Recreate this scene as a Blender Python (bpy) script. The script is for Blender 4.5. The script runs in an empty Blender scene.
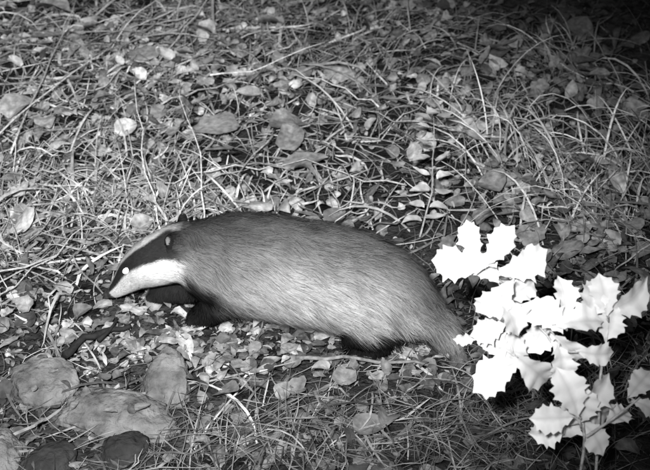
import bpy, math, random
import numpy as np
from mathutils import Vector, noise
R = np.random.default_rng(7)
random.seed(7)
scene = bpy.context.scene
scene.view_settings.view_transform = 'Standard'
scene.view_settings.look = 'None'
scene.view_settings.exposure = 0
COL = scene.collection

# ------------------------------------------------------------------ helpers
def link(o, parent=None):
    COL.objects.link(o)
    if parent: o.parent = parent
    return o

def mk_mesh(name, V, F, shade=None, mat=None, smooth=True, parent=None, normals=None):
    me = bpy.data.meshes.new(name)
    me.from_pydata(np.asarray(V, float).tolist(), [], F if isinstance(F, list) else F.tolist())
    if shade is not None:
        a = me.attributes.new('shade', 'FLOAT', 'POINT')
        a.data.foreach_set('value', np.asarray(shade, np.float32))
    if smooth:
        me.polygons.foreach_set('use_smooth', [True]*len(me.polygons))
    me.update()
    if normals is not None:
        me.normals_split_custom_set_from_vertices(np.asarray(normals, float).tolist())
    if mat: me.materials.append(mat)
    o = bpy.data.objects.new(name, me)
    return link(o, parent)

def material(name, base=0.3, attr=False, rough=0.7, nscale=40, namp=0.35, bump=0.3, bscale=None, spec=0.3, bdist=0.004, det=2):
    m = bpy.data.materials.new(name); m.use_nodes = True
    nt = m.node_tree; b = nt.nodes['Principled BSDF']
    b.inputs['Roughness'].default_value = rough
    b.inputs['Specular IOR Level'].default_value = spec
    tc = nt.nodes.new('ShaderNodeTexCoord')
    n = nt.nodes.new('ShaderNodeTexNoise'); n.inputs['Scale'].default_value = nscale; n.inputs['Detail'].default_value = det
    nt.links.new(tc.outputs['Object'], n.inputs['Vector'])
    mr = nt.nodes.new('ShaderNodeMapRange')
    mr.inputs['From Min'].default_value = 0.3; mr.inputs['From Max'].default_value = 0.7
    mr.inputs['To Min'].default_value = 1-namp; mr.inputs['To Max'].default_value = 1+namp
    nt.links.new(n.outputs['Fac'], mr.inputs['Value'])
    mul = nt.nodes.new('ShaderNodeMath'); mul.operation = 'MULTIPLY'; mul.use_clamp = True
    nt.links.new(mr.outputs['Result'], mul.inputs[0])
    if attr:
        at = nt.nodes.new('ShaderNodeAttribute'); at.attribute_name = 'shade'
        nt.links.new(at.outputs['Fac'], mul.inputs[1])
    else:
        mul.inputs[1].default_value = base
    nt.links.new(mul.outputs[0], b.inputs['Base Color'])
    if bump > 0:
        n2 = nt.nodes.new('ShaderNodeTexNoise'); n2.inputs['Scale'].default_value = bscale or nscale*2; n2.inputs['Detail'].default_value = det
        nt.links.new(tc.outputs['Object'], n2.inputs['Vector'])
        bp = nt.nodes.new('ShaderNodeBump'); bp.inputs['Strength'].default_value = bump; bp.inputs['Distance'].default_value = bdist
        nt.links.new(n2.outputs['Fac'], bp.inputs['Height'])
        nt.links.new(bp.outputs['Normal'], b.inputs['Normal'])
    return m

def sm(a, b, x):
    t = np.clip((x-a)/(b-a), 0, 1); return t*t*(3-2*t)

# ------------------------------------------------------------------ terrain
_w = []
rr = np.random.default_rng(3)
for i in range(14):
    lam = rr.uniform(0.25, 1.6); th = rr.uniform(0, 6.28)
    _w.append((math.cos(th)*6.28/lam, math.sin(th)*6.28/lam, rr.uniform(0, 6.28), 0.0045*lam**0.7))
def H(x, y):
    x = np.asarray(x, float); y = np.asarray(y, float)
    h = np.zeros(np.broadcast(x, y).shape)
    for a, b, c, d in _w: h = h + d*np.sin(a*x+b*y+c)
    near = np.exp(-(((x+0.05)/0.45)**2+((y+0.36)/0.16)**2))
    h = h*(1-near)
    h = h + 0.028*np.exp(-(((x+0.32)/0.15)**2+((y+0.29)/0.12)**2))
    return h

def warp(a, b, n, lim):
    core = np.linspace(a, b, n)
    out = []; s = (b-a)/(n-1); p = b
    while p < lim: s *= 1.28; p += s; out.append(p)
    out2 = []; s = (b-a)/(n-1); p = a
    while p > -lim: s *= 1.28; p -= s; out2.append(p)
    return np.array(out2[::-1]+list(core)+out)
gx = warp(-2.6, 2.6, 230, 60); gy = warp(-1.4, 4.2, 240, 60)
X, Y = np.meshgrid(gx, gy)
Z = H(X, Y)
fine = np.array([noise.fractal(Vector((float(a)*9, float(b)*9, 0)), 0.9, 2.1, 5) for a, b in zip(X.ravel(), Y.ravel())]).reshape(X.shape)
Z = Z + 0.009*fine - 0.004
nx, ny = len(gx), len(gy)
idx = np.arange(nx*ny).reshape(ny, nx)
F = np.stack([idx[:-1, :-1], idx[:-1, 1:], idx[1:, 1:], idx[1:, :-1]], -1).reshape(-1, 4)
m_soil = material('soil', 0.034, nscale=22, namp=0.8, bump=1.0, bscale=90, rough=0.95, bdist=0.015, spec=0.05, det=5)
mk_mesh('ground', np.stack([X.ravel(), Y.ravel(), Z.ravel()], 1), F, mat=m_soil)

# ------------------------------------------------------------------ badger frame
def yc(x): return -0.25 + (np.asarray(x)+0.476)*(-0.196)
Pdir = np.array([0.192, 0.981, 0.0])

def badger_clear(x, y):
    inside = (x > -0.52) & (x < 0.34)
    return inside, np.abs(y-yc(x))

# uneven lighting painted into vegetation colour: darker foreground and far right, lighter upper left
def painted_light(x, y):
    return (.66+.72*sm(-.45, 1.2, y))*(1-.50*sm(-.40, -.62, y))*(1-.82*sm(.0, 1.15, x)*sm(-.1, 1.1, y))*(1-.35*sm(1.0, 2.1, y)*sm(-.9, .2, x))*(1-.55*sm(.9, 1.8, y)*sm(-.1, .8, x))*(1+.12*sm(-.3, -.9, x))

# ------------------------------------------------------------------ leaf scatter
def leaf_tpl(kind):
    if kind == 'ivy':
        o = [(0, 0), (.20, -.08), (.40, .0), (.37, .20), (.42, .38), (.28, .50), (.17, .74), (0, 1.0)]
    elif kind == 'ovate':
        o = [(0, 0), (.17, .06), (.29, .22), (.33, .42), (.27, .63), (.16, .82), (.06, .94), (0, 1.0)]
    elif kind == 'round':
        o = [(0, .02), (.24, .0), (.42, .15), (.48, .40), (.42, .65), (.26, .85), (.10, .95), (0, .97)]
    elif kind == 'lance':
        o = [(0, 0), (.08, .1), (.13, .25), (.15, .42), (.13, .6), (.09, .78), (.04, .92), (0, 1)]
    n = len(o)
    V = []; 
    for k, (a, b) in enumerate(o):
        ym = k/(n-1)*0.99
        V += [(0, ym if 0 < k < n-1 else b), (a, b), (-a, b)]
    Fs = []
    for k in range(n-1):
        m0, r0, l0, m1, r1, l1 = 3*k, 3*k+1, 3*k+2, 3*k+3, 3*k+4, 3*k+5
        Fs += [(m0, r0, r1, m1), (m1, l1, l0, m0)]
    return np.array(V), np.array(Fs)
TPL = {k: leaf_tpl(k) for k in ('ivy', 'ovate', 'round', 'lance')}

def leaves(kind, pos, az, tilt, roll, size, shade, fold=0.25, curl=0.25):
    V, Fs = TPL[kind]; n = len(pos)
    x = V[None, :, 0]*np.ones((n, 1)); y = V[None, :, 1]*np.ones((n, 1))
    fo = R.normal(fold, 0.25, (n, 1)); cu = R.normal(curl, 0.4, (n, 1)); asp = R.uniform(.7, 1.15, (n, 1))
    x = x*asp + R.normal(0, .02, x.shape)*(np.abs(V[:, 0]) > 0)
    z = fo*np.abs(x) - cu*(y-.4)**2 + R.normal(0, .02, x.shape)
    x = x + R.normal(0, .25, (n, 1))*(y-.3)**2
    y = y-.4
    L = np.stack([x, y, z], -1)*np.asarray(size)[:, None, None]
    ca, sa = np.cos(roll)[:, None], np.sin(roll)[:, None]
    L = np.stack([L[..., 0]*ca+L[..., 2]*sa, L[..., 1], -L[..., 0]*sa+L[..., 2]*ca], -1)
    ca, sa = np.cos(tilt)[:, None], np.sin(tilt)[:, None]
    L = np.stack([L[..., 0], L[..., 1]*ca-L[..., 2]*sa, L[..., 1]*sa+L[..., 2]*ca], -1)
    ca, sa = np.cos(az)[:, None], np.sin(az)[:, None]
    L = np.stack([L[..., 0]*ca-L[..., 1]*sa, L[..., 0]*sa+L[..., 1]*ca, L[..., 2]], -1)
    W = L + pos[:, None, :]
    sh = shade[:, None]*(1+.3*(np.abs(V[:, 0]) < 1e-6)[None, :])*R.uniform(.7, 1.2, x.shape)
    k = V.shape[0]
    FF = (Fs[None]+(np.arange(n)*k)[:, None, None]).reshape(-1, 4)
    return W.reshape(-1, 3), FF, sh.ravel()

def merge(parts):
    V = []; F = []; S = []; o = 0
    for v, f, s in parts:
        V.append(v); F.append(f+o); S.append(s); o += len(v)
    return np.concatenate(V), np.concatenate(F), np.concatenate(S)

def scatter_pts(n, box=(-2.0, 2.0, -1.1, 3.2)):
    return R.uniform(box[0], box[1], n), R.uniform(box[2], box[3], n)

def patch(x, y, s, seed):
    return np.array([noise.noise(Vector((float(a)*s+seed, float(b)*s-seed, seed))) for a, b in zip(x, y)])

def leaf_density(x, y):
    d = 0.78 + 1.1*patch(x, y, 2.3, 5.1)
    d = d - 0.15*sm(-0.48, -0.64, y) - .25*sm(.4, 1.2, x)*sm(.3, 1.2, y)
    return d

m_litter = material('dead_leaf', attr=True, rough=0.85, nscale=55, namp=0.45, bump=0.5, bscale=120, spec=.1)
m_ivy = material('ivy_leaf', attr=True, rough=0.7, nscale=70, namp=0.35, bump=0.35, bscale=150, spec=.15)

def make_scatter(n, kinds, smin, smax, shmin, shmax, zmax, tiltsd, dens=leaf_density, pw=1.0, clear=False, box=(-2.0, 2.0, -1.1, 3.2)):
    x, y = scatter_pts(n, box)
    keep = R.uniform(0, 1, n) < dens(x, y)
    x, y = x[keep], y[keep]
    if clear:
        k2 = ~((x > .10) & (x < .42) & (y > -.05) & (y < .46) & (R.uniform(0, 1, len(x)) < .85)); x, y = x[k2], y[k2]
    ins, dl = badger_clear(x, y)
    zm = zmax*(1-.6*sm(-.35, -.5, y))
    z = H(x, y) + .002+R.uniform(0, 1, len(x))*zm
    z = np.where(ins & (dl < .12), H(x, y)+R.uniform(.002, .014, len(x)), z)
    parts = []
    kk = R.integers(0, len(kinds), len(x))
    for i, k in enumerate(kinds):
        s = kk == i; m = int(s.sum())
        sz = smin+(smax-smin)*R.uniform(0, 1, m)**1.7
        sz = sz*(1-.22*sm(-.3, -.5, y[s]))
        til = R.normal(0.1, tiltsd, m); rol = R.normal(0, tiltsd, m)
        near = (ins & (dl < .13))[s]
        til = np.where(near, til*.4, til); rol = np.where(near, rol*.4, rol)
        pos = np.stack([x[s], y[s], z[s]+np.abs(np.sin(til))*sz*.3], 1)
        parts.append(leaves(k, pos, R.uniform(0, 6.28, m), til, rol, sz, (shmin+(shmax-shmin)*R.uniform(0, 1, m)**pw)*painted_light(x[s], y[s])))
    return merge(parts)

A_ = make_scatter(20000, ['ovate', 'ivy', 'lance', 'round', 'lance'], .014, .054, .05, .44, .028, .42, pw=1.3)
# crumbled leaf fragments in the worn strip in front
B_ = make_scatter(9000, ['lance', 'ovate', 'ivy'], .006, .022, .04, .40, .012, .5, dens=lambda x, y: np.ones(len(x)), pw=1.5, box=(-1.1, 1.1, -.95, .05))
C_ = make_scatter(1300, ['ovate', 'ivy', 'lance', 'round'], .020, .050, .10, .55, .012, .3, dens=lambda x, y: np.clip(.6+1.4*patch(x, y, 5, 2.2), 0, 1), pw=1.5, box=(-.9, .5, -.75, -.28))
# a few blown on and against the stones
n = 16
lx = R.uniform(-.62, -.27, n); ly = R.uniform(-.66, -.46, n)
D_ = leaves('ovate', np.stack([lx, ly, R.uniform(.044, .050, n)], 1), R.uniform(0, 6.28, n), R.normal(.1, .2, n), R.normal(0, .2, n), R.uniform(.018, .036, n), R.uniform(.05, .16, n))
V, F, S = merge([A_, B_, C_, D_])
mk_mesh('leaf_litter', V, F, S, m_litter)

def ivy_density(x, y):
    d = 0.26 + 1.5*patch(x, y, 2.1, 9.3)
    d = d + .35*np.exp(-(((x+.3)/.5)**2+((y-.8)/.5)**2)) + .3*np.exp(-(((x-.25)/.3)**2+((y-.5)/.6)**2))
    d = d - .35*np.exp(-(((x+.7)/.4)**2+((y-.05)/.3)**2))
    return np.clip(d, .06, .95)*(1-.80*sm(-.46, -.60, y))
V, F, S = make_scatter(11500, ['ivy', 'ovate', 'ovate', 'round'], .024, .082, .14, .52, .06, .36, dens=ivy_density, clear=True)
bx = np.array([-.114, -.10, -.061, -.33, -1.10, -1.02, -.30, -.62, .05, -.95, .62, .95, -.20])
by = np.array([.64, .53, .38, .63, 1.75, 1.35, .50, 1.15, 1.05, .75, 1.2, 1.5, 1.5])
bs = np.array([.13, .12, .13, .14, .13, .12, .10, .11, .11, .12, .12, .12, .11])
bsh = np.array([.28, .24, .28, .36, .45, .45, .36, .40, .35, .5, .10, .08, .35])
bp = np.stack([bx, by, H(bx, by)+.06], 1)
n = len(bx)
V2, F2, S2 = leaves('round', bp, R.uniform(0, 6.28, n), R.normal(.1, .16, n), R.normal(0, .16, n), bs, bsh, fold=.15, curl=.2)
n = 80
lx = np.concatenate([R.uniform(-.42, -.12, 52), R.uniform(-.15, .25, 28)]); ly = yc(lx)-R.uniform(.07, .17, n)
lp = np.stack([lx, ly, H(lx, ly)+R.uniform(.004, .022, n)], 1)
V3, F3, S3 = leaves('ovate', lp, R.uniform(0, 6.28, n), R.normal(.15, .3, n), R.normal(0, .3, n), R.uniform(.020, .042, n), R.uniform(.05, .26, n))
V, F, S = merge([(V, F, S), (V2, F2, S2), (V3, F3, S3)])
mk_mesh('ivy_ground_cover', V, F, S, m_ivy)

# ------------------------------------------------------------------ grass
def blades(n, cx, cy, sx, sy, lmin, lmax, az0, azsd, rise, shmin, shmax, wmin=.0012, wmax=.0035, droop=1.0):
    K = 8
    x0 = R.normal(cx, sx, n); y0 = R.normal(cy, sy, n)
    az = R.normal(az0, azsd, n); L = R.uniform(lmin, lmax, n)
    el = np.clip(R.normal(rise, .28, n), .03, 1.45)
    dr = R.uniform(.6, 1.5, n)*droop
    w = wmin+(wmax-wmin)*R.uniform(0, 1, n)**1.8; bend = R.normal(0, .7, n)
    pts = np.zeros((n, K, 3)); pts[:, 0] = np.stack([x0, y0, H(x0, y0)-.003], 1)
    e = el.copy(); a = az.copy()
    for k in range(1, K):
        st = (L/(K-1))[:, None]
        pts[:, k] = pts[:, k-1]+st*np.stack([np.cos(e)*np.cos(a), np.cos(e)*np.sin(a), np.sin(e)], 1)
        e = e - dr*(1.0/(K-1))*(1+k*.25); a = a + bend/(K-1)
        br = R.uniform(0, 1, n) < .05
        e = np.where(br, e-R.uniform(.3, 1.2, n), e); a = np.where(br, a+R.normal(0, .8, n), a)
        e = np.clip(e, -1.1, 1.5)
    g = H(pts[..., 0], pts[..., 1])+.012+R.uniform(0, .05, (n, 1))*np.linspace(0, 1, K)[None]*(1-.6*sm(-.3, -.5, pts[..., 1]))
    pts[:, 1:, 2] = np.maximum(pts[:, 1:, 2], g[:, 1:])
    ins, dl = badger_clear(pts[..., 0], pts[..., 1])
    hit = (ins & (dl < .15) & (pts[..., 2] > .03)).any(1)
    front = ((pts[..., 0] > -.54) & (pts[..., 0] < .36) & (pts[..., 1] < yc(pts[..., 0])) & (pts[..., 1] > -.68) & (pts[..., 2] > .055)).any(1)
    ok = ~(hit | front)
    pts = pts[ok]; w = w[ok]; n = len(pts)
    if n == 0: return None
    T = np.gradient(pts, axis=1); T /= np.linalg.norm(T, axis=2, keepdims=True)+1e-9
    side = np.cross(T, np.array([0, 0, 1.0])); side /= np.linalg.norm(side, axis=2, keepdims=True)+1e-9
    tw = R.normal(0, .6, (n, 1, 1)); side = side*np.cos(tw)+np.array([0, 0, 1.0])*np.sin(tw)
    prof = np.array([.8, 1, 1, .95, .85, .65, .4, .08])[None, :, None]
    A = pts+side*w[:, None, None]*prof; B = pts-side*w[:, None, None]*prof
    V = np.stack([A, B], 2).reshape(-1, 3)
    f = np.array([(2*k, 2*k+1, 2*k+3, 2*k+2) for k in range(K-1)])
    F = (f[None]+(np.arange(n)*2*K)[:, None, None]).reshape(-1, 4)
    sh = np.repeat((shmin+(shmax-shmin)*R.uniform(0, 1, n)**1.6)*painted_light(pts[:, 3, 0], pts[:, 3, 1])**.85, 2*K)*R.uniform(.85, 1.15, n*2*K)
    return V, F, sh
m_grass = material('grass_blade', attr=True, rough=0.8, nscale=60, namp=0.35, bump=0.0, spec=.1)
gp = []
def G(*a, **k):
    r = blades(*a, **k)
    if r: gp.append(r)
PI = math.pi
G(4200, -.15, 1.0, 1.0, 1.0, .05, .26, 0, 3, .28, .10, .52, wmax=.0030)
G(1300, 0, -.66, .8, .22, .04, .18, 0, 3, .2, .12, .6, wmin=.0006, wmax=.0015)
# left straw
G(800, -.80, .14, .32, .28, .07, .30, 1.0, 1.8, .35, .20, .66, wmax=.0045)
G(260, -.45, .18, .18, .14, .10, .28, 1.9, .9, .7, .3, .75, wmax=.003)
G(750, -.95, .90, .42, .5, .10, .34, 1.0, 1.6, .35, .20, .60, wmax=.0045)
# top centre tangle
G(480, .10, 1.30, .38, .42, .10, .38, 1.6, 1.6, .5, .15, .66, wmax=.0035)
G(400, -.7, 1.7, .5, .35, .2, .55, 0.3, 1.2, .3, .22, .64, wmax=.005)
# right arching clumps
for (a, b, k) in [(.72, .12, 130), (.60, .38, 80), (.92, .45, 110), (.50, .75, 60), (1.15, .9, 80), (.85, 1.2, 80)]:
    G(k, a, b, .10, .10, .15, .42, 2.2, 1.0, .8, .2, 1.15, wmax=.0035)
# foreground strands
G(260, .22, -.62, .20, .08, .08, .24, .6, 1.8, .4, .2, .75, wmin=.0006, wmax=.0016)
G(220, .52, -.52, .15, .10, .10, .3, 1.8, 1.2, .7, .2, .75, wmin=.0006, wmax=.0018)
G(190, -.1, -.66, .24, .05, .08, .26, .3, 1.8, .3, .2, .7, wmin=.0006, wmax=.0016)
G(60, .05, -.60, .3, .08, .14, .34, .2, 1.4, .25, .5, 1.0, wmin=.0012, wmax=.0028)
G(90, .15, .25, .3, .1, .10, .25, 2.6, 1.0, .6, .3, .7)
V, F, S = merge(gp)
mk_mesh('grass', V, F, S, m_grass)

# ------------------------------------------------------------------ twigs
def tube(pts, rad, seg=8, cap=True):
    pts = np.asarray(pts, float); rad = np.asarray(rad, float); n = len(pts)
    T = np.gradient(pts, axis=0); T /= np.linalg.norm(T, axis=1, keepdims=True)+1e-9
    ref = np.array([0.1, 0.2, 1.0]) if abs(T[0][2]) < .8 else np.array([0, 1.0, 0.1])
    V = []
    for i in range(n):
        s = np.cross(T[i], ref); s /= np.linalg.norm(s); u = np.cross(s, T[i])
        for k in range(seg):
            a = 2*PI*k/seg; V.append(pts[i]+rad[i]*(math.cos(a)*s+math.sin(a)*u))
    F = [(i*seg+k, i*seg+(k+1) % seg, (i+1)*seg+(k+1) % seg, (i+1)*seg+k) for i in range(n-1) for k in range(seg)]
    if cap:
        F.append(tuple(range(seg))[::-1]); F.append(tuple((n-1)*seg+k for k in range(seg)))
    return V, F
def multi_tube(list_, name, mat, parent=None, shades=None):
    V = []; F = []; S = []
    for j, (p, r) in enumerate(list_):
        v, f = tube(p, r, 7); o = len(V); V += [tuple(q) for q in v]; F += [tuple(o+i for i in ff) for ff in f]
        S += [shades[j] if shades is not None else .3]*len(v)
    return mk_mesh(name, V, F, S, mat, parent=parent)
m_twig = material('twig_bark', attr=True, rough=.85, nscale=90, namp=.4, bump=.5)
def wiggle(p0, p1, n=9, amp=.02):
    p0 = np.array(p0, float); p1 = np.array(p1, float); t = np.linspace(0, 1, n)[:, None]
    p = p0*(1-t)+p1*t
    q = R.normal(0, 1, (n, 3)).cumsum(0); q -= q[0]+(q[-1]-q[0])*t
    return p+q*amp*.4
tw = []; sh = []
for i in range(130):
    x, y = R.uniform(-1.6, 1.6), R.uniform(-.75, 2.6)
    if -.6 < x < .42 and -.7 < y < -.12: continue
    a = R.uniform(0, 6.28); L = R.uniform(.12, .5)
    x1, y1 = x+L*math.cos(a), y+L*math.sin(a)
    if -.6 < x1 < .42 and -.7 < y1 < -.1: continue
    p = wiggle((x, y, float(H(x, y))+R.uniform(.02, .07)), (x1, y1, float(H(x1, y1))+R.uniform(.02, .10)), amp=.03)
    r0 = R.uniform(.0015, .0035); tw.append((p, np.linspace(r0, r0*.4, 9))); sh.append(R.uniform(.15, .6)*float(painted_light(x, y)))
for p0, p1, r in [((-.88, .42, .06), (-.95, 1.65, .14), .003), ((-.95, .40, .05), (-.72, 1.15, .12), .003), ((-.62, 1.75, .10), (.05, 2.05, .16), .005), ((-.35, .75, .16), (.0, .98, .18), .003), ((-.4, .02, .03), (-.55, .62, .22), .0025), ((-.30, .05, .02), (-.42, .6, .2), .0025), ((-.62, .95, .05), (-.40, 1.75, .15), .003)]:
    tw.append((wiggle(p0, p1, amp=.02), np.linspace(r, r*.5, 9))); sh.append(.7)
multi_tube(tw, 'twigs', m_twig, shades=sh)
multi_tube([(wiggle((-.06, -.435, .024), (.21, -.455, .020), amp=.012), np.linspace(.0045, .003, 9)), (wiggle((.05, -.442, .024), (.10, -.40, .026), 6, amp=.004), np.linspace(.003, .0015, 6))], 'fallen_stick', m_twig, shades=[.20, .18])
multi_tube([(wiggle((-.53, -.44, .035), (-.41, -.355, .045), amp=.02), np.linspace(.009, .005, 9)), (wiggle((-.47, -.40, .04), (-.44, -.34, .055), 5, amp=.006), np.linspace(.005, .002, 5))], 'rotten_stick', m_twig, shades=[.012, .012])

# ------------------------------------------------------------------ stones
m_stone = material('stone', .12, rough=1, nscale=26, namp=.6, bump=1.0, bscale=70, bdist=.012, spec=.03, det=8)
m_stone_d = material('dark_stone', .03, rough=.95, nscale=22, namp=.4, bump=.9, bscale=60, bdist=.01, spec=.05, det=6)
import bmesh
def stone(loc, sc, rot, mat, seed, point=0.0):
    bm = bmesh.new(); bmesh.ops.create_icosphere(bm, subdivisions=5, radius=1)
    for v in bm.verts:
        c = v.co.copy(); d = noise.fractal(c*.9+Vector((seed, seed*2, 0)), 1, 2, 4)*.32+noise.fractal(c*3.2+Vector((seed, 0, 0)), .8, 2, 5)*.07
        c = c*(1+d)
        c.x = math.copysign(abs(c.x)**.82, c.x); c.y = math.copysign(abs(c.y)**.82, c.y)
        if point: c.x *= 1-point*max(0, c.y)
        v.co = Vector((c.x*sc[0], c.y*sc[1], c.z*sc[2]))
    me = bpy.data.meshes.new('stone'); bm.to_mesh(me); bm.free()
    me.polygons.foreach_set('use_smooth', [True]*len(me.polygons)); me.materials.append(mat)
    o = bpy.data.objects.new('stone', me); o.location = loc; o.rotation_euler = rot; link(o)
stone((-.555, -.515, .020), (.060, .056, .028), (.3, 0, .2), m_stone, 1.3)
stone((-.31, -.52, .030), (.050, .066, .022), (.65, .0, -.1), m_stone, 2.2, .35)
stone((-.405, -.600, .015), (.112, .050, .026), (.2, .08, -.16), m_stone, 4.7)
stone((-.365, -.685, .010), (.040, .034, .024), (.2, 0, .3), m_stone_d, 5.9)
stone((-.60, -.70, .006), (.042, .055, .026), (.2, 0, .1), m_stone, 7.7)
stone((-.50, -.715, .002), (.050, .042, .024), (.2, 0, .7), m_stone_d, 8.4)

# ------------------------------------------------------------------ small pinnate seedling behind the badger
m_seed = material('seedling_leaf', attr=True, rough=.5, nscale=60, namp=.15, bump=.2)
seed_parent = bpy.data.objects.new('seedling_plant', None); link(seed_parent)
stem = wiggle((.235, .04, .02), (.29, .36, .20), 9, .01)
multi_tube([(stem, np.linspace(.0025, .0012, 9))], 'stem', m_twig, seed_parent, [.4])
pp = []; az = []; sz = []
for i in range(1, 9):
    for s in (-1, 1):
        az.append(-s*1.35+R.normal(0, .25)); sz.append((.060-.002*i)*R.uniform(.8, 1.1))
        pp.append(stem[i]+np.array([s*.026, R.normal(0, .008), .006]))
pp.append(stem[-1]+np.array([0, .02, .005])); az.append(0.); sz.append(.05)
n = len(pp)
V, F, S = leaves('ovate', np.array(pp), np.array(az), R.normal(.05, .15, n), R.normal(0, .15, n), np.array(sz), R.uniform(.42, .64, n))
mk_mesh('leaflets', V, F, S, m_seed, parent=seed_parent)

# ------------------------------------------------------------------ holly-like plant on the right
holly = bpy.data.objects.new('holly_plant', None); link(holly)
m_holly = material('holly_leaf', attr=True, rough=.6, nscale=30, namp=.06, bump=.25, bscale=60, spec=.2)
P0 = np.array([.326, -.839, .384]); AX = np.array([1.0, 0, 0]); BX = np.array([0, .524, .852]); CX = np.array([0, -.852, .524])
U = .00148
def HP(a, b, c=0.): return P0+U*a*AX+U*b*BX+c*CX
HL = [(-87, 78, 165, 58, 36), (-66, 98, 100, 48, 30), (-46, 92, 62, 46, 30), (-22, 76, 28, 54, 34), (-35, 62, 335, 44, 30), (-60, 72, 140, 40, 28),
 (-50, 42, 225, 50, 32), (-22, 48, 35, 44, 28), (-38, 26, 300, 40, 28), (-55, 10, 190, 36, 26), (-73, -2, 180, 26, 13), (-47, -6, 120, 42, 30), (-48, -34, 205, 54, 36),
 (-14, -28, 325, 50, 34), (-24, 18, 60, 40, 28), (-28, -14, 80, 40, 28), (0, 28, 130, 46, 32), (18, 42, 92, 44, 28), (28, 20, 10, 50, 32), (44, 38, 62, 44, 30),
 (3, 0, 240, 44, 32), (25, -8, 320, 46, 32), (58, 44, 112, 44, 30), (86, 38, 22, 52, 32), (66, 20, 250, 38, 26), (50, -14, 340, 40, 26), (14, -22, 280, 40, 30),
 (20, -50, 115, 50, 36), (50, -56, 48, 50, 34), (8, -78, 190, 42, 30), (34, -84, 250, 50, 34), (62, -78, 345, 46, 30), (14, -100, 205, 40, 28), (56, -100, 310, 40, 28), (38, -66, 80, 38, 28),
 (84, -84, 15, 36, 22), (106, -50, 60, 38, 26), (108, -70, 340, 34, 22)]
def holly_leaf():
    rt = [(0, 0), (.04, .06), (.12, .13), (.23, .195), (.21, .25), (.29, .315), (.40, .365), (.34, .42), (.40, .485), (.51, .535), (.43, .58), (.43, .65), (.50, .725), (.38, .75), (.33, .81), (.33, .885), (.21, .895), (.10, .95), (0, 1.03)]
    n = len(rt)
    V = []
    for k, (a, b) in enumerate(rt):
        ym = k/(n-1)
        ym = ym if 0 < k < n-1 else b
        V.append((0, ym))
        for s in (1, -1):
            for j in (1, 2, 3):
                t = j/3; V.append((s*a*t, ym*(1-t)+b*t))
    F = []
    st = 7
    for k in range(n-1):
        o, p = k*st, (k+1)*st
        F += [(o, o+1, p+1, p), (o+1, o+2, p+2, p+1), (o+2, o+3, p+3, p+2), (p, p+4, o+4, o), (p+4, p+5, o+5, o+4), (p+5, p+6, o+6, o+5)]
    return np.array(V), F
hv, hf = holly_leaf()
V = []; F = []; S = []; stems = []
RH = np.random.default_rng(21)
for (a, b, th, L, Wd) in HL:
    dep = RH.uniform(-.06, .04)
    c = HP(a, b, dep); t = math.radians(th+RH.normal(0, 6))
    d = AX*math.cos(t)+BX*math.sin(t)+CX*RH.normal(-.1, .22); d /= np.linalg.norm(d)
    nn = CX+RH.normal(0, .30, 3)+AX*-.12; nn -= d*nn.dot(d); nn /= np.linalg.norm(nn)
    sd = np.cross(d, nn)
    l = L*U*1.06; w = Wd*U*1.08
    x = hv[:, 0]*w*RH.uniform(.88, 1.1)*(1+.07*RH.normal(0, 1, len(hv))*(np.abs(hv[:, 0]) > .3)); y = hv[:, 1]*l
    z = .5*np.abs(x)+.0035*np.sin(hv[:, 1]*22+RH.uniform(0, 6))*(np.abs(hv[:, 0])/.45) - RH.uniform(.1, .6)*(hv[:, 1]-.45)**2*l
    bendx = RH.normal(0, .25)*(hv[:, 1]-.4)**2*l
    pts = c[None]+sd[None]*(x+bendx)[:, None]+d[None]*(y-l*.5)[:, None]+nn[None]*z[:, None]
    o = len(V); V += [tuple(q) for q in pts]; F += [tuple(o+i for i in f) for f in hf]
    s0 = RH.uniform(.80, .92) if a > -10 else RH.uniform(.58, .78); S += list(s0*np.where(np.abs(hv[:, 0]) < .01, .72, 1.0))  # right-hand leaves paler, making up in colour for weaker lamp light there
    stems.append((c-d*l*.5, d))
mk_mesh('leaves', V, F, S, m_holly, parent=holly)
root = np.array([.40, -.90, 0.]); hub = HP(45, -100, -.02)
mains = [[root, root+[.0, .01, .1], hub, HP(30, -40, -.02), HP(5, 5, -.02), HP(-25, 30, -.02), HP(-50, 70, -.01)],
         [root+[.02, 0, 0], root+[.03, .02, .12], HP(60, -90, -.03), HP(57, -40, -.01), HP(62, 0, 0), HP(65, 30, 0)],
         [HP(30, -40, -.02), HP(10, -30, -.01), HP(-25, -20, -.01)], [HP(5, 5, -.02), HP(20, 25, -.01), HP(35, 30, 0)],
         [HP(45, -100, -.02), HP(75, -80, -.02), HP(100, -60, -.02)]]
tb = []
for m in mains:
    m = np.array(m); t = np.linspace(0, len(m)-1, len(m)*4); q = np.stack([np.interp(t, range(len(m)), m[:, i]) for i in range(3)], 1)
    q[1:-1] = (q[:-2]+q[1:-1]*2+q[2:])/4
    tb.append((q, np.linspace(.0026, .0014, len(q))))
dense = np.concatenate([q for q, r in tb])
for b0, d in stems:
    j = np.argmin(((dense-b0)**2).sum(1)); e = dense[j]
    mid = (b0+e)/2-d*.006
    tb.append((np.array([e, mid, b0, b0+d*.006]), np.array([.0012, .0011, .001, .0007])))
multi_tube(tb, 'stems', m_twig, holly, [.6]*len(tb))

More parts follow.
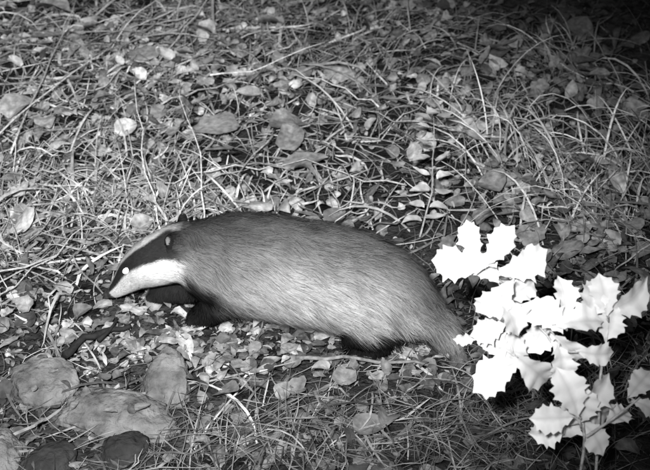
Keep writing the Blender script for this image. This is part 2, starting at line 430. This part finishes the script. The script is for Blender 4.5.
# ------------------------------------------------------------------ badger
badger = bpy.data.objects.new('badger', None); link(badger)
ST = np.array([ # x, z, half height, half width
 (-.478, .048, .007, .008), (-.470, .054, .014, .013), (-.453, .069, .021, .019), (-.430, .093, .031, .028), (-.400, .124, .045, .043), (-.365, .149, .055, .057),
 (-.330, .167, .060, .060), (-.294, .178, .070, .063), (-.2305, .171, .098, .078), (-.167, .169, .109, .088), (-.0726, .165, .108, .095), (.031, .158, .104, .098),
 (.11, .139, .092, .090), (.165, .114, .066, .066), (.203, .090, .043, .044), (.235, .062, .031, .031), (.257, .038, .022, .022), (.270, .022, .010, .010)])
def catmull(P, t):
    i = np.clip(np.floor(t).astype(int), 0, len(P)-2); f = (t-i)[:, None]
    g = lambda k: P[np.clip(k, 0, len(P)-1)]
    a, b, c, d = g(i-1), g(i), g(i+1), g(i+2)
    return .5*((2*b)+(-a+c)*f+(2*a-5*b+4*c-d)*f*f+(-a+3*b-3*c+d)*f**3)
tq = np.linspace(0, len(ST)-1, 120); SQ = catmull(ST, tq)
CE = np.stack([SQ[:, 0], yc(SQ[:, 0]), SQ[:, 1]], 1); HH = np.maximum(SQ[:, 2], .004); WW = np.maximum(SQ[:, 3], .004)
TT = np.gradient(CE, axis=0); TT /= np.linalg.norm(TT, axis=1, keepdims=True)
UU = np.cross(TT, Pdir); UU *= np.sign(UU[:, 2:3]); UU /= np.linalg.norm(UU, axis=1, keepdims=True)
bv = []; bf = []
def add(v, f):
    o = len(bv); bv.extend([tuple(map(float, q)) for q in v]); bf.extend([tuple(o+i for i in ff) for ff in f])
SEG = 32; v = []
for i in range(120):
    for k in range(SEG):
        a = 2*PI*k/SEG; s, c = math.sin(a), math.cos(a)
        hl = HH[i]*(.93 if c < 0 else 1)
        v.append(CE[i]+Pdir*WW[i]*s+UU[i]*hl*c)
f = [(i*SEG+k, i*SEG+(k+1) % SEG, (i+1)*SEG+(k+1) % SEG, (i+1)*SEG+k) for i in range(119) for k in range(SEG)]
f.append(tuple(range(SEG))[::-1]); f.append(tuple(119*SEG+k for k in range(SEG)))
add(v, f)
LEGS = {
 'nf': [(-.215, -.320, .135, .050), (-.215, -.322, .095, .043), (-.240, -.322, .066, .033), (-.262, -.320, .046, .028), (-.286, -.318, .040, .018)],
 'ff': [(-.240, -.270, .130, .050), (-.280, -.262, .092, .044), (-.330, -.252, .070, .034), (-.360, -.246, .054, .027), (-.385, -.240, .044, .016)],
 'nh': [(.110, -.385, .135, .062), (.068, -.405, .090, .048), (.118, -.408, .052, .030), (.092, -.408, .026, .026), (.058, -.406, .018, .018)],
 'fh': [(.080, -.320, .135, .060), (.035, -.305, .085, .044), (.075, -.300, .048, .027), (.040, -.300, .020, .024), (.005, -.298, .014, .017)]}
legpts = []
for k, L in LEGS.items():
    L = np.array(L); t = np.linspace(0, len(L)-1, 26); q = catmull(L, t); q[:, 3] = np.maximum(q[:, 3], .008)
    vv, ff = tube(q[:, :3], q[:, 3], 16); add(vv, ff)
    legpts.append(q)
    tip = q[-1, :3]
    for j in range(-2, 3):
        dy = j*.009
        p = np.array([tip+[.012, dy, .0], tip+[-.004, dy*1.15, -.001], tip+[-.014+abs(j)*.003, dy*1.25, -.006]])
        vv, ff = tube(p, [.007, .007, .004], 8); add(vv, ff)
def ell(c, ax, r, seg=14):
    v = []; n = seg
    for i in range(n+1):
        th = PI*i/n
        for k in range(n):
            ph = 2*PI*k/n
            v.append(c+ax[0]*r[0]*math.sin(th)*math.cos(ph)+ax[1]*r[1]*math.sin(th)*math.sin(ph)+ax[2]*r[2]*math.cos(th))
    f = [(i*n+k, i*n+(k+1) % n, (i+1)*n+(k+1) % n, (i+1)*n+k) for i in range(n) for k in range(n)]
    return v, f
def surf(x, phi_deg, k=1.0):
    i = int(np.argmin(np.abs(CE[:, 0]-x))); p = math.radians(phi_deg)
    return CE[i]+k*(Pdir*WW[i]*math.sin(p)+UU[i]*HH[i]*math.cos(p)), i
EARS = []
for s in (-1, 1):
    c, i = surf(-.300, s*40, 1.06)
    EARS.append(c); out = Pdir*s*.6+UU[i]*.8
    axes = (TT[i]*.8+Pdir*s*.3, np.cross(out, TT[i]), out)
    axes = [a/np.linalg.norm(a) for a in axes]
    vv, ff = ell(c, axes, (.009, .017, .021)); add(vv, ff)
me = bpy.data.meshes.new('raw'); me.from_pydata(bv, [], bf); me.update()
ob = bpy.data.objects.new('body_raw', me); link(ob)
r = ob.modifiers.new('r', 'REMESH'); r.mode = 'VOXEL'; r.voxel_size = .0045
s = ob.modifiers.new('s', 'SMOOTH'); s.iterations = 9; s.factor = .5
dg = bpy.context.evaluated_depsgraph_get(); dg.update()
bme = bpy.data.meshes.new_from_object(ob.evaluated_get(dg)); bpy.data.objects.remove(ob)
nv = len(bme.vertices); BV = np.zeros(nv*3); bme.vertices.foreach_get('co', BV); BV = BV.reshape(-1, 3)
BN = np.zeros(nv*3); bme.vertices.foreach_get('normal', BN); BN = BN.reshape(-1, 3)

LP = np.concatenate([q[6:] for q in legpts])
def body_info(P):
    n = len(P); I = np.zeros(n, int)
    for s in range(0, n, 20000):
        d = ((P[s:s+20000, None, :]-CE[None])**2).sum(2); I[s:s+20000] = d.argmin(1)
    D = P-CE[I]; la = (D*Pdir).sum(1)/WW[I]; up = (D*UU[I]).sum(1)/HH[I]
    return I, np.degrees(np.abs(np.arctan2(la, up))), np.hypot(la, up)
def legness(P):
    out = np.zeros(len(P))
    for s in range(0, len(P), 20000):
        d = np.sqrt(((P[s:s+20000, None, :]-LP[None, :, :3])**2).sum(2))/LP[None, :, 3]
        out[s:s+20000] = d.min(1)
    return out
def colour(P):
    I, phi, q = body_info(P); x = CE[I, 0]; lg = legness(P)
    wob = np.array([noise.noise(Vector(p)*30) for p in P])
    phi = phi+wob*9*(x > -.36)
    c = .095+.275*sm(20, 108, phi)
    c = c*(.48+.52*sm(-.26, -.04, x))+.05*sm(-.05, .12, x)
    c = c*(1-.3*sm(135, 165, phi))
    c = c+(.27-c)*sm(.17, .22, x)
    dark = sm(1.30, 1.05, lg)*sm(.125, .085, P[:, 2])
    dark = np.maximum(dark, sm(-.185, -.235, x)*sm(84, 106, phi)*sm(-.40, -.36, x))
    dark = np.maximum(dark, .75*sm(1.6, 1.1, lg)*sm(.085, .05, P[:, 2]))
    c = c*(1-dark)+.012*dark
    hd = sm(-.270, -.310, x)
    a1 = np.interp(x, [-.475, -.44, -.40, -.35, -.31], [24, 26, 26, 22, 10]); a2 = np.interp(x, [-.475, -.44, -.40, -.36, -.31], [60, 66, 66, 66, 70])
    a3 = np.interp(x, [-.44, -.40, -.36, -.30], [160, 146, 132, 116])
    white = sm(a1+7, a1-3, phi)*sm(-.285, -.32, x)
    cheek = sm(a2-5, a2+5, phi)*sm(a3+8, a3-6, phi)
    h = .022+.50*np.maximum(white*.85, cheek)
    h = np.where(x < -.462, .05, h)
    c = c*(1-hd)+h*hd
    for e in EARS:
        d = np.linalg.norm(P-e, axis=1)
        c = np.where((d < .027) & (q > 1.10), np.where(q > 1.30, .16, .02), c)
    return np.clip(c, .01, .85), I, lg, q
c0, I0, lg0, q0 = colour(BV)
a = bme.attributes.new('shade', 'FLOAT', 'POINT'); a.data.foreach_set('value', (c0*.75).astype(np.float32))
bme.polygons.foreach_set('use_smooth', [True]*len(bme.polygons))
m_skin = material('badger_skin', attr=True, rough=1, nscale=80, namp=.2, bump=.2, spec=0)
m_fur = material('badger_fur', attr=True, rough=1, nscale=38, namp=.15, bump=0, spec=.0, det=3)
bme.materials.clear(); bme.materials.append(m_skin)
bo = bpy.data.objects.new('body', bme); link(bo, badger)
bme.calc_loop_triangles(); nt_ = len(bme.loop_triangles); tri = np.zeros(nt_*3, int); bme.loop_triangles.foreach_get('vertices', tri); tri = tri.reshape(-1, 3)
ar = np.linalg.norm(np.cross(BV[tri[:, 1]]-BV[tri[:, 0]], BV[tri[:, 2]]-BV[tri[:, 0]]), axis=1)
NF = 120000
hx = BV[tri[:, 0], 0]; wgt = ar*np.where(hx < -.30, 2.6, 1.0)
ti = R.choice(nt_, NF, p=wgt/wgt.sum()); u = R.uniform(0, 1, (NF, 2)); fl = u.sum(1) > 1; u[fl] = 1-u[fl]
w3 = np.stack([1-u.sum(1), u[:, 0], u[:, 1]], 1)[..., None]
P = (BV[tri[ti]]*w3).sum(1); N = (BN[tri[ti]]*w3).sum(1); N /= np.linalg.norm(N, axis=1, keepdims=True)
EX, EPH = -.394, 58
EYES = [surf(EX, s*EPH, 1.0)[0] for s in (-1, 1)]
C, I, lg, q = colour(P)
D = TT[I].copy(); legm = (q > 1.12) & (P[:, 2] < .1)
D[legm] = np.array([-.1, 0, -1.0])
D += np.array([0, 0, -.25])*(1-legm)[:, None]*(CE[I, 0] > -.3)[:, None]
tuft = np.array([[noise.noise(Vector(p)*22), noise.noise(Vector(p)*22+Vector((7, 3, 1))), noise.noise(Vector(p)*22+Vector((1, 9, 4)))] for p in P])
D += R.normal(0, .16, D.shape) + tuft*.65*(CE[I, 0] > -.3)[:, None]
D -= N*(D*N).sum(1, keepdims=True); D /= np.linalg.norm(D, axis=1, keepdims=True)+1e-9
x = CE[I, 0]
Lh = np.interp(x, [-.47, -.42, -.36, -.30, -.2, .1, .2, .27], [.003, .006, .010, .018, .036, .040, .042, .032])
Lh = np.where(legm, .012, Lh)*R.uniform(.55, 1.4, NF)
for e in EYES: Lh = np.where(np.linalg.norm(P-e, axis=1) < .013, .0008, Lh)
for e in EARS: Lh = np.where((np.linalg.norm(P-e, axis=1) < .027) & (q > 1.08), .004, Lh)
lift = (np.interp(x, [-.47, -.35, -.2, .2, .27], [.10, .18, .32, .36, .40])*R.uniform(.6, 1.7, NF))[:, None]
wd = np.where(x < -.36, .00035, .00062)[:, None]
Sd = np.cross(D, N)
p1 = P+(D+N*lift)*(Lh*.5)[:, None]; p2 = P+(D+N*lift*.55)*Lh[:, None]+np.array([0, 0, -.08])*Lh[:, None]
p2[:, 2] = np.maximum(p2[:, 2], .004)
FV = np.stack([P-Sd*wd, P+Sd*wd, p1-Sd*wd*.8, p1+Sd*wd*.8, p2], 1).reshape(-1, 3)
base = np.arange(NF)[:, None]*5
FF = np.concatenate([base+np.array([[0, 1, 3]]), base+np.array([[0, 3, 2]]), base+np.array([[2, 3, 4]])], 0)
j = np.where(R.uniform(0, 1, NF) < .25, R.uniform(.4, .75, NF), R.uniform(.85, 1.35, NF))
j = np.where(x < -.3, R.uniform(.85, 1.15, NF), j)
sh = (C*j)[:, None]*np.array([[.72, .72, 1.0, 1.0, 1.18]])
FN = np.repeat(N+D*.15+R.normal(0, .18, N.shape)+tuft*.35*(x > -.3)[:, None], 5, 0); FN /= np.linalg.norm(FN, axis=1, keepdims=True)
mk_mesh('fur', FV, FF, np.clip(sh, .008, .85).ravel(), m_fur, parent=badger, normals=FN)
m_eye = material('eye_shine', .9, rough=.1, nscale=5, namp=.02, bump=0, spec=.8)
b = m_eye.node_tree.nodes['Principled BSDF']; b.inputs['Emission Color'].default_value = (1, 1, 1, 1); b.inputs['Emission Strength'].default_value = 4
m_nose = material('wet_nose', .03, rough=.4, nscale=200, namp=.2, bump=.3, spec=.3)
m_claw = material('claw', .10, rough=.6, nscale=60, namp=.2, bump=0)
for k, s in enumerate((-1, 1)):
    c, i = surf(EX, s*EPH, 1.01)
    v, f = ell(c, (TT[i], UU[i], Pdir), (.0085, .0056, .0066)); mk_mesh('eye_%d' % (k+1), v, f, None, m_eye, parent=badger)
v, f = ell(CE[1]+np.array([.000, 0, .003]), (TT[1], UU[1], Pdir), (.012, .009, .010)); mk_mesh('nose', v, f, None, m_nose, parent=badger)
cl = []
for qq in legpts:
    tip = qq[-1, :3]
    for jx in range(-2, 3):
        t0 = tip+[-.014+abs(jx)*.003, jx*.011, -.004]
        cl.append((np.array([t0, t0+[-.007, 0, -.003], t0+[-.011, 0, -.009]]), np.array([.0018, .0014, .0004])))
multi_tube(cl, 'claws', m_claw, badger, [.08]*len(cl))

# ------------------------------------------------------------------ camera
cam = bpy.data.cameras.new('camera'); co = bpy.data.objects.new('camera', cam); link(co)
co.location = (0, -1.95, 1.25); co.rotation_euler = (math.radians(90-31.6), 0, 0)
cam.sensor_width = 36; cam.lens = 18/.3443; cam.clip_start = .02; cam.clip_end = 300
cam.dof.use_dof = True; cam.dof.focus_distance = 1.85; cam.dof.aperture_fstop = 7
scene.camera = co

# ------------------------------------------------------------------ light: infrared flood of the trail camera, faint night sky and moon
sp = bpy.data.lights.new('infrared_flood_lamp', 'SPOT'); so = bpy.data.objects.new('infrared_flood_lamp', sp); link(so)
so.location = (-.12, -1.95, 1.40); aim = Vector((-.92, 1.22, 0))
so.rotation_euler = (aim-so.location).to_track_quat('-Z', 'Y').to_euler()
sp.energy = 520; sp.spot_size = math.radians(87); sp.spot_blend = 1.0; sp.shadow_soft_size = .05
w = bpy.data.worlds.new('World'); scene.world = w; w.use_nodes = True; nt = w.node_tree
sky = nt.nodes.new('ShaderNodeTexSky'); sky.sky_type = 'NISHITA'; sky.sun_disc = False; sky.sun_elevation = math.radians(35); sky.sun_rotation = math.radians(20)
bw = nt.nodes.new('ShaderNodeRGBToBW'); nt.links.new(sky.outputs[0], bw.inputs[0]); nt.links.new(bw.outputs[0], nt.nodes['Background'].inputs[0])
nt.nodes['Background'].inputs[1].default_value = .016
su = bpy.data.lights.new('moonlight', 'SUN'); suo = bpy.data.objects.new('moonlight', su); link(suo)
su.energy = .03; su.angle = math.radians(.5); suo.rotation_euler = (math.radians(55), 0, math.radians(-20))
